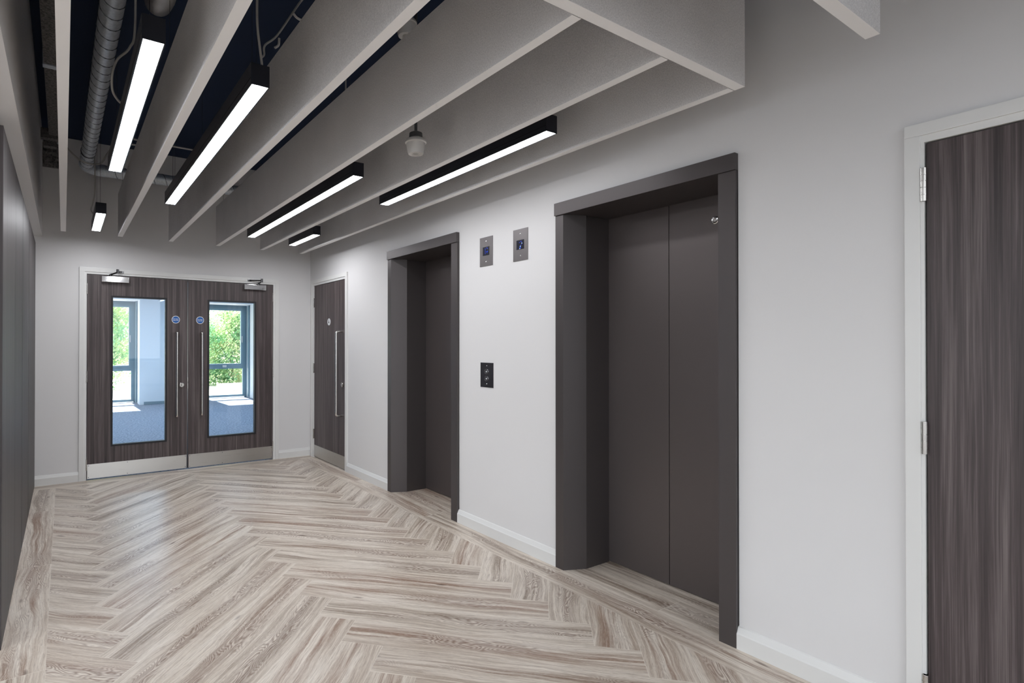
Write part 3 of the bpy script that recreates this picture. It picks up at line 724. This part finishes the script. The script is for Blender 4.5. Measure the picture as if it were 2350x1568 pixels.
# ------------------------------------------------------------------ services above the baffles
T = thing('ventilation_duct', 'silver spiral wound ventilation duct running along the ceiling at the left', 'duct', (0.2, 4.0, 3.06))
dr = 0.056; zc = 3.117
m = MB().tube([(0.220-0.007*k, 0.4+k*0.97, zc) for k in range(7)], dr, 32)
run = obj('duct_run', m, M_GALV, T, 'long spiral duct run', smooth=True)
m = MB(); y = 0.5; pts = []
k = 0
while y < 6.2:
    ang = k*math.pi/6; xc = 0.220-0.007*(y-0.4)/0.97
    pts.append((xc+math.cos(ang)*dr*1.01, y, zc+math.sin(ang)*dr*1.01)); k += 1; y += 0.115/12
obj('spiral_seam', MB().tube(pts, 0.0034, 5), M_SEAM, run, 'raised spiral seam', smooth=True)
xe = 0.175
m = MB().tube([(xe, 6.17, zc)]+[(xe+0.14-0.14*math.cos(t_), 6.17+0.14*math.sin(t_), zc) for t_ in [math.pi/2*i/10 for i in range(1, 11)]]+[(xe+0.165, 6.31, zc)], dr*1.04, 32)
for yy, in ((6.17,),): m.cyl((xe, yy, zc), dr*1.12, 0.02, 'Y', 32)
obj('elbow', m, M_GALV, T, 'elbow turning the duct sideways', smooth=True)
m = MB().tube([(xe+0.16, 6.31, zc), (1.0, 6.31, zc), (2.6, 6.31, zc)], dr, 32)
br = obj('duct_branch', m, M_GALV, T, 'duct branch crossing above the baffles', smooth=True)
pts = []; x = 0.36; k = 0
while x < 2.6: ang = k*math.pi/6; pts.append((x, 6.31+math.cos(ang)*dr*1.01, zc+math.sin(ang)*dr*1.01)); k += 1; x += 0.115/12
obj('spiral_seam', MB().tube(pts, 0.0034, 5), M_SEAM, br, 'raised spiral seam', smooth=True)
obj('clamp', MB().cyl((0.178, 5.75, zc), dr*1.06, 0.02, 'Y', 32).box(0.172, 0.184, 5.745, 5.755, zc+dr, ZC), M_WIRE, T, 'duct clamp')
m = MB().tube([(0.44, 0.4, 3.30), (0.44, 1.5, 3.30), (0.44, 2.8, 3.30), (0.44, 3.30, 3.30), (0.44, 3.42, 3.33), (0.44, 3.48, 3.40), (0.44, 3.48, 3.485)], 0.072, 28)
tag(obj('foil_wrapped_duct', m, M_FOIL, smooth=True), 'foil wrapped pipe at the top behind the brightest lamp', 'duct')
T = thing('steel_beam', 'rough dark grey beam on the ceiling left of the duct', 'beam', (-0.08, 3.5, 3.3))
bm_ = obj('beam_body', MB().box(-0.120, -0.048, 0.3, 6.05, 3.30, 3.42, 0.003), M_CONC, T)
obj('strap', MB().box(-0.126, -0.040, 4.52, 4.575, 3.292, 3.43, 0.002), M_GALV, T, 'grey fixing strap')
obj('bracket', MB().box(-0.180, -0.030, 6.05, 6.13, 3.27, 3.36, 0.003).box(-0.16, -0.06, 6.12, 6.2, 3.22, 3.30, 0.002), M_CONC, T, 'dark bracket at the beam end')
m = MB(); m.box(-0.181, -0.046, D-0.035, D-0.001, 3.165, 3.40, 0.0)
bmesh.ops.subdivide_edges(m.bm, edges=m.bm.edges[:], cuts=7, use_grid_fill=True)
for v in m.bm.verts:
    if v.co.y < D-0.01: v.co.y += (mnoise.noise(v.co*40))*0.018
tag(obj('mortar_patch', m, M_CONC), 'patch of bare rough mortar high on the end wall', 'mortar')
for (x0, x1, y, z, lab) in ((0.45, 0.70, 6.0, 3.330, 'short pale conduit tube above the duct elbow'), (0.50, 1.30, 6.0, 3.383, 'pale conduit tube crossing the ceiling near the end wall')):
    tag(obj('conduit', MB().tube([(x0, y, z), (x1, y, z)], 0.0085, 12), M_WPLASTIC, smooth=True), lab, 'conduit', 'conduits under the ceiling')
tag(obj('loop_cable', MB().tube(smooth_pts([(-0.01, 5.6, 3.12), (0.038, 5.6, 3.054), (0.118, 5.6, 2.986), (0.205, 5.6, 2.968), (0.27, 5.6, 2.991), (0.313, 5.6, 3.072), (0.356, 5.6, 3.157), (0.40, 5.6, 3.30), (0.42, 5.6, 3.48)], 8), 0.007, 8), M_CABLE, smooth=True), 'pale cable looping below the duct near the end wall', 'cable')
T = thing('ceiling_conduit', 'thin pale cable run zigzagging over the ceiling at the top centre', 'conduit', (1.0, 2.9, 3.2))
obj('cable_run', MB().tube(smooth_pts([(1.22, 3.0, 3.485), (1.127, 3.0, 3.356), (1.081, 3.0, 3.279), (0.982, 3.0, 3.108), (0.917, 3.0, 3.036), (0.912, 3.0, 2.984), (0.898, 3.0, 2.964)], 6), 0.006, 8), M_CABLE, T, smooth=True)
obj('cable_tail', MB().tube(smooth_pts([(0.996, 3.0, 3.098), (0.992, 3.0, 3.06), (0.972, 3.0, 3.038)], 6), 0.007, 8), M_WPLASTIC, T, smooth=True)
obj('cable_branch', MB().tube(smooth_pts([(1.078, 3.0, 3.262), (1.10, 3.0, 3.245), (1.145, 3.0, 3.236)], 6), 0.007, 8), M_WPLASTIC, T, smooth=True)

# ------------------------------------------------------------------ the office beyond the double doors
OX0, OX1, OY0, OYW, OYG, OZ = -3.5, 7.5, D+0.15, 14.25, 15.00, 2.75
struct(obj('floor', MB().box(OX0, OX1, OY0-0.15, OYG+0.3, -0.1, -0.001), M_CARPET), 'blue grey carpet of the office behind the doors', 'floor')
struct(obj('ceiling', MB().box(OX0, OX1, OY0, OYG+0.3, OZ, OZ+0.1), M_OFFW), 'white office ceiling', 'ceiling')
struct(obj('wall_office_left', MB().box(OX0-0.15, OX0, OY0, OYG+0.3, 0, OZ), M_OFFW), 'white office wall', 'wall')
struct(obj('wall_office_right', MB().box(OX1, OX1+0.15, OY0, OYG+0.3, 0, OZ), M_OFFW), 'white office wall', 'wall')
struct(obj('wall_office_near', MB().box(OX0, 0.12, OY0, OY0+0.05, 0, OZ).box(2.22, OX1, OY0, OY0+0.05, 0, OZ).box(0.12, 2.22, OY0, OY0+0.05, 2.2, OZ), M_OFFW), 'office side of the end wall', 'wall')
wins = [(-2.9, -0.7), (-0.35, 1.42), (3.02, 4.06), (5.4, 7.2)]
m = MB(); px_ = OX0
for i, (a, b) in enumerate(wins):
    m.box(px_, a-0.05 if i else a, OYW, OYG+0.25, 0, OZ); px_ = b+0.05
m.box(px_, OX1, OYW, OYG+0.25, 0, OZ)
for a, b in wins: m.box(a-0.05, b+0.05, OYW, OYG+0.25, 2.43, OZ)
struct(obj('wall_office_far', m, M_OFFW), 'white office wall with tall windows', 'wall')
struct(obj('baseboard_office', MB().box(1.56, 2.96, OYW-0.015, OYW, 0, 0.07), M_ALU), 'blue grey skirting under the office wall', 'baseboard')
for i, (a, b) in enumerate(wins):
    wn = struct(thing('window_%d' % (i+1), 'tall aluminium window of the office' if i in (0, 3) else ('tall aluminium window seen through the left door leaf' if i == 1 else 'tall aluminium window seen through the right door leaf'), 'window', ((a+b)/2, OYG, 0)))
    y0, y1 = OYG, OYG+0.07; fw = 0.055; m = MB()
    m.box(a, a+fw, y0, y1, 0.02, 2.40); m.box(b-fw, b, y0, y1, 0.02, 2.40); m.box(a+fw, b-fw, y0, y1, 2.34, 2.40); m.box(a+fw, b-fw, y0, y1, 0.02, 0.075); m.box(a+fw, b-fw, y0, y1, 0.76, 0.845)
    m.box(a-0.05, a, y0+0.01, y1, 0, 2.43); m.box(b, b+0.05, y0+0.01, y1, 0, 2.43); m.box(a, b, y0+0.01, y1, 2.40, 2.43)
    obj('frame', m, M_ALU, wn, 'blue grey aluminium frame')
    m = MB(); sw = 0.05; a2, b2, c2_, d2_ = a+fw, b-fw, 0.845, 2.34
    m.box(a2, a2+sw, y0-0.02, y1, c2_, d2_); m.box(b2-sw, b2, y0-0.02, y1, c2_, d2_); m.box(a2+sw, b2-sw, y0-0.02, y1, c2_, c2_+sw); m.box(a2+sw, b2-sw, y0-0.02, y1, d2_-sw, d2_)
    sh = obj('sash', m, M_ALU, wn, 'opening sash')
    obj('handle', MB().box((a+b)/2-0.06, (a+b)/2+0.04, y0-0.05, y0-0.02, 0.80, 0.86, 0.004).box(b2-0.035, b2-0.015, y0-0.045, y0-0.02, 1.45, 1.62, 0.003), M_WPLASTIC, sh, 'pale window fittings')
    obj('pane', MB().box(a2+sw, b2-sw, y0+0.03, y0+0.04, c2_+sw, d2_-sw), M_WGLASS, wn, 'upper pane')
    obj('pane', MB().box(a+fw, b-fw, y0+0.03, y0+0.04, 0.075, 0.76), M_WGLASS, wn, 'lower pane')
    # vertical track of the blind in the reveal
    obj('blind_track', MB().box(b+0.010, b+0.045, OYG-0.30, OYG-0.22, 0.02, 2.42), M_ALU, wn, 'blind track in the reveal')
for x, y, k in ((-1.0, 9.5, 0), (1.6, 9.5, 1), (4.2, 9.5, 2), (-1.0, 12.2, 3), (1.6, 12.2, 4), (4.2, 12.2, 5)):  # unseen bluish lamps added to brighten and cool the office
    T = thing('office_fill_light', 'added unseen square light brightening the office', 'ceiling light', (x, y, OZ-0.02), 'added fill lights in the office ceiling')
    obj('frame', MB().box(x-0.32, x+0.32, y-0.32, y+0.32, OZ-0.012, OZ-0.0005), M_TRIM, T)
    mm = MB(); vs = [mm.bm.verts.new(c) for c in ((x-0.29, y-0.29, OZ-0.0135), (x-0.29, y+0.29, OZ-0.0135), (x+0.29, y+0.29, OZ-0.0135), (x+0.29, y-0.29, OZ-0.0135))]; mm.bm.faces.new(vs)
    obj('diffuser', mm, M_LENS2, T)

# ------------------------------------------------------------------ outdoors
struct(obj('ground', MB().box(-40, 40, OYG+0.3, 70, -0.3, -0.05), M_PAVE), 'sunlit pale paving outside the windows', 'ground')
struct(obj('ground', MB().box(-40, 40, -40, YB-0.16, -0.3, -0.05).box(-40, XL-0.16, YB-0.16, OYG+0.3, -0.3, -0.05), M_ASPH), 'dark asphalt put out of view to cut bounce light through the added windows', 'ground')  # unseen ground kept dark to limit sunlight bounced into the lobby
tag(obj('low_wall', MB().box(4.0, 5.6, 17.6, 18.0, -0.05, 0.18, 0.02), M_PAVE), 'low pale kerb wall outside the right window', 'wall')
def tree(x, y, zc_, rx, rz, n, lab, trunk=True, seed=1):
    rnd = random.Random(seed)
    T = thing('tree', lab, 'tree', (x, y, -0.05), 'trees outside the office windows')
    m = MB()
    m.tube(smooth_pts([(x+0.0, y, -0.1), (x+0.05, y, 0.5), (x-0.04, y, 1.0), (x+0.02, y, zc_)], 5), [0.09-0.0035*i for i in range(16)], 10)
    for k in range(6):
        a = k*1.05; m.tube([(x, y, 0.8+0.15*k), (x+math.cos(a)*rx*0.6, y+math.sin(a)*rx*0.4, zc_+0.3)], 0.025, 6)
    obj('trunk', m, M_BARK, T, 'thin brown trunk', smooth=True)
    m = MB(); clumps = []
    for k in range(80):
        th, ph, rr_ = rnd.uniform(0, 6.283), math.acos(rnd.uniform(-1, 1)), rnd.uniform(0.35, 1.0)
        clumps.append(Vector((x+rx*rr_*math.sin(ph)*math.cos(th), y+rx*0.7*rr_*math.sin(ph)*math.sin(th), zc_+rz*rr_*math.cos(ph))))
    for k in range(n):
        c = clumps[rnd.randrange(len(clumps))]
        p = c+Vector((rnd.gauss(0, rx*0.15), rnd.gauss(0, rx*0.15), rnd.gauss(0, rz*0.12)))
        nrm = Vector((rnd.gauss(0, 1), rnd.gauss(0, 1), rnd.gauss(0, 1))).normalized(); u = nrm.orthogonal().normalized(); v_ = nrm.cross(u)
        s1, s2 = rnd.uniform(0.032, 0.06), rnd.uniform(0.018, 0.032)
        m.bm.faces.new([m.bm.verts.new(p+q) for q in (u*s1, v_*s2, -u*s1, -v_*s2)])
    obj('foliage', m, M_LEAF, T, 'dense green and cream foliage')
tree(0.8, 20.3, 1.75, 1.5, 1.85, 26000, 'flowering green tree outside, seen through the left door leaf', seed=3)
tree(5.1, 20.6, 1.05, 1.55, 2.0, 32000, 'flowering green tree outside, seen through the right door leaf', seed=5)
tree(-4.2, 21.0, 2.0, 1.6, 1.8, 3000, 'green tree outside beyond the leftmost office window', seed=12)
tree(9.6, 21.0, 2.0, 1.6, 1.8, 3000, 'green tree outside beyond the rightmost office window', seed=14)
